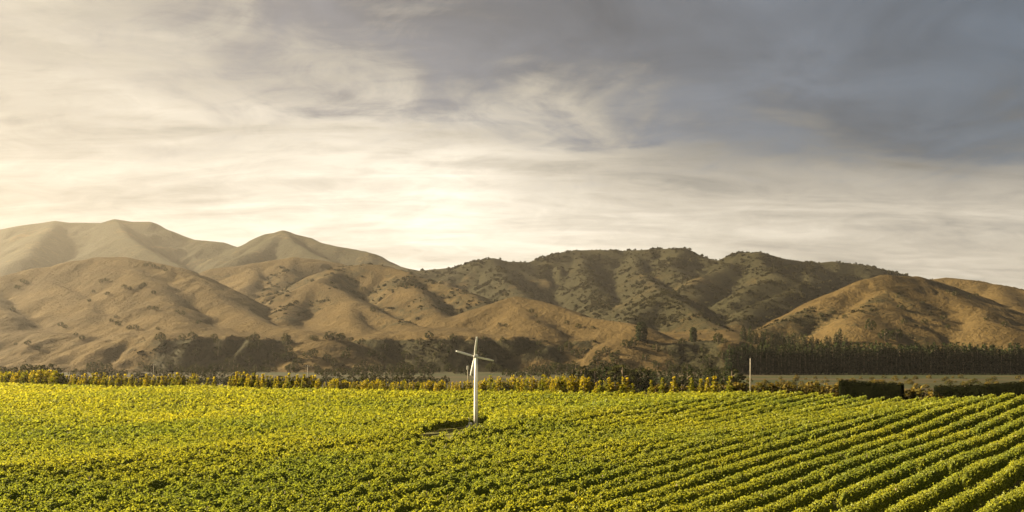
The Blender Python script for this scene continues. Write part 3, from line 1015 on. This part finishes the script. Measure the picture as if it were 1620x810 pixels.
# dark belt behind the left half of the row
for q in range(110):
    pxq = -60 + 770 * (q + rng.random()) / 110; yq = rng.uniform(560, 620); xq = (pxq - PX0) / F * yq
    hq = rng.uniform(4.2, 7.2)
    if 0 <= pxq < 80: hq *= 2.1
    plant('shelter_tree', 'broadleaf', xq, yq, gz(xq, yq), hq, 'dark low tree in the belt behind the left poplars' if not 0 <= pxq < 80 else 'tall dark tree in the clump at the left edge behind the poplars', 'tree', 'belt behind the left poplars' if not 0 <= pxq < 80 else 'dark clump at the left edge', 1.2)

for q in range(120):
    pxq = 90 + 1060 * (q + rng.random()) / 120
    if perlin(np.array([pxq / 60.0]), np.array([4.4]))[0] < -.25: continue
    yq = rng.uniform(760, 900); xq = (pxq - PX0) / F * yq
    plant('paddock_tree', 'broadleaf', xq, yq, gz(xq, yq) - .3, rng.uniform(4.5, 9), 'dark low tree on the flat between the poplar row and the wooded terrace', 'tree', 'trees on the flat behind the poplars', 1.35)

# ------------------------------------------------------------------ pine plantation on the right
for r_ in range(3):
    m_ = 88
    for q in range(m_):
        pxq = 1152 + (1700 - 1152) * (q + rng.uniform(.2, .8)) / m_
        yq = 890 + 9 * r_ + rng.uniform(-3, 3); xq = (pxq - PX0) / F * yq
        topy = np.interp(pxq, [1150, 1175, 1250, 1400, 1560, 1700], [552, 547, 545, 545, 547, 551]) + rng.uniform(-5, 6) - 3 * perlin(np.array([pxq / 37.0]), np.array([2.2]))[0]
        z0 = hz(xq, yq)
        plant('plantation_pine', 'pine', xq, yq, z0 - .3, CAMZ + (PYH - topy) / F * yq - z0, 'dark pine in the dense plantation under the right hill', 'tree', 'pines of the plantation', 1.0)


def slope_tree(name, kind, pxq, yq, h, label, group=None, wide=1.0, cat='tree'):
    xq = (pxq - PX0) / F * yq
    plant(name, kind, xq, yq, hz(xq, yq) - .3, h, label, cat, group, wide)


def find_y(pxq, py, y0=940, y1=2000):
    """distance at which the line of sight through (px, py) meets the hills"""
    ys = np.linspace(y0, y1, 500); xs = (pxq - PX0) / F * ys
    z_, _ = hz_many(xs, ys)
    rowpy = PYH + (CAMZ - z_) / ys * F
    hit = np.where(rowpy <= py)[0]
    return float(ys[hit[0]]) if len(hit) else None


for q in range(34):       # pine strip on the slope above
    pxq = 1172 + 165 * (q + rng.random()) / 34
    yq = 1105 + rng.uniform(-12, 12)
    slope_tree('slope_pine', 'pine', pxq, yq, rng.uniform(15, 21), 'dark pine in the strip on the slope above the plantation', 'pines on the slope above', 1.3)
for pxq, py, h, kd, wd, lb in [(1015, 540, 23, 'column', 1.45, 'tall dark columnar tree on the pale terrace, the thicker of two'), (1097, 541, 19, 'column', 1.15, 'narrow dark columnar tree on the pale terrace, right of its twin'),
                              (1377, 525, 18, 'broadleaf', .8, 'round dark tree on the right hill above the plantation'), (1400, 540, 17, 'broadleaf', 1.0, 'dark spreading tree just above the plantation, left of its neighbour'),
                              (1418, 540, 16, 'broadleaf', 1.1, 'dark spreading tree just above the plantation, right of its neighbour'), (1431, 514, 9, 'broadleaf', 1.0, 'small dark tree higher on the right hill')]:
    yq = find_y(pxq, py) or 1120
    slope_tree('lone_tree', kd, pxq, yq, h, lb, None, wd)
for q in range(22):
    pxq = 1545 + 150 * (q + rng.random()) / 22
    slope_tree('broadleaf_tree', 'broadleaf', pxq, 985 + rng.uniform(-15, 25), rng.uniform(16, 30) * (1 if q < 14 else .8), 'green broadleaf tree behind the right end of the plantation', 'broadleaf trees behind the plantation', 1.0)

# trees on the gullied front of the terrace
for q in range(260):
    pxq = rng.uniform(110, 1150)
    rr_ = rng.random()
    if rr_ < .3: pxq = rng.uniform(280, 700)
    elif rr_ < .5: pxq = rng.uniform(850, 1150)
    yq = rng.uniform(965, 1100); xq = (pxq - PX0) / F * yq
    zq = hz(xq, yq)
    if zq > 34 or (pxq < 200 and zq > 6):
        continue
    slope_tree('terrace_tree', 'broadleaf', pxq, yq, rng.uniform(6, 12), 'dark tree in the wooded band below the tan hills', 'trees on the terrace front', 1.15)
# single dark bushes one can pick out on the tan slopes
SPOTS = [(237, 418), (243, 422), (250, 425), (258, 424), (231, 421), (262, 428), (41, 449), (28, 456), (36, 446), (160, 446), (168, 444), (197, 455), (205, 457), (148, 462), (228, 453), (243, 464),
         (141, 476), (170, 466), (236, 488), (246, 490), (280, 493), (288, 497), (315, 512), (20, 491), (96, 515), (103, 518), (204, 520), (215, 520), (250, 521), (183, 502), (176, 508), (187, 514), (120, 530), (130, 536), (44, 545), (60, 552), (25, 545),
         (841, 493), (848, 500), (852, 510), (897, 512), (915, 518), (938, 520), (790, 514), (800, 516), (700, 470), (640, 455), (575, 460), (590, 492), (1300, 500), (1318, 495), (1336, 503),
         (1463, 511), (1500, 519), (1424, 487), (1430, 490), (1493, 505), (1535, 470), (1545, 468), (1500, 465), (1512, 468), (1560, 505), (1590, 515)]
for pxq, py in SPOTS:
    yq = find_y(pxq, py + 1.5, 950, 2100)
    if yq:
        hq = rng.uniform(4.5, 8.5) * yq / 1300
        side_w = 'left' if pxq < 480 else 'right' if pxq > 1200 else 'middle'
        slope_tree('hillside_shrub', 'broadleaf', pxq, yq, hq, 'small dark shrub dotted on the tan grass of the %s hill' % side_w, 'shrubs on the %s hill' % side_w, 1.3, 'shrub')

# ------------------------------------------------------------------ scrub: one mass nobody could count
vis = (HS.ravel() > 0.44) & (HY.ravel() < 2700) & (HZ.ravel() > VALLEY + 1)
cand = np.where(vis)[0]
wgt = np.clip(HS.ravel()[cand] - .3, 0, .6) * (0.06 + sstep(fbm(HX.ravel()[cand] / 75, HY.ravel()[cand] / 75, 4, 0.6), 0.0, .5)) * HY.ravel()[cand]
pick = rng.choice(cand, 18000, p=wgt / wgt.sum())
bx_ = HX.ravel()[pick] + rng.normal(size=len(pick)) * 5; by_ = HY.ravel()[pick] + rng.normal(size=len(pick)) * 5
bz_, _ = hz_many(bx_, by_)
nb = len(pick)
rad = (0.8 + 2.8 * rng.random(nb) ** 3) * (by_ / 1300)
NS = 14
sp_ = rng.normal(size=(nb, NS, 3)); sp_ /= np.linalg.norm(sp_, axis=2, keepdims=True)
sp_[:, :, 2] = np.abs(sp_[:, :, 2])
cp_ = sp_ * (0.35 + 0.6 * rng.random((nb, NS, 1))) * rad[:, None, None] * np.array([1.2, 1.2, 1.0]) + np.stack([bx_, by_, bz_], 1)[:, None]
nn_ = (sp_ * 0.6 + rng.normal(size=sp_.shape) * 0.7).reshape(-1, 3)
vv, ff = leaf_faces(cp_.reshape(-1, 3), nn_, np.repeat(rad, NS) * (0.7 + .6 * rng.random(nb * NS)), False)
tt_ = np.repeat(np.clip(np.repeat(rng.random(nb), NS) + rng.normal(size=nb * NS) * .15, 0, 1), 3)
me = np_mesh('scrub', vv.reshape(-1, 3), [(ff, 0)], [M['scrub']], {'tint': tt_})
tag(add('scrub', me), 'dark scrub filling the gullies and shaded faces of the hills', kind='stuff')

# ------------------------------------------------------------------ haze in the valley air
hb = MB().box((0, 0, (625 - 60) / 2), (11400, 11400, 625 + 60))
hm, hn = mat('evening_haze')
pv = hn.new('ShaderNodeVolumePrincipled')
pv.inputs['Color'].default_value = (1.0, 0.93, 0.82, 1)
pv.inputs['Density'].default_value = 0.30e-4
pv.inputs['Anisotropy'].default_value = 0.55
o_ = hn.new('ShaderNodeOutputMaterial')
hn.put(o_.inputs['Volume'], pv.outputs[0])
tag(add('haze', hb.mesh('haze', hm, False)), 'thin warm evening haze over the valley', kind='stuff')
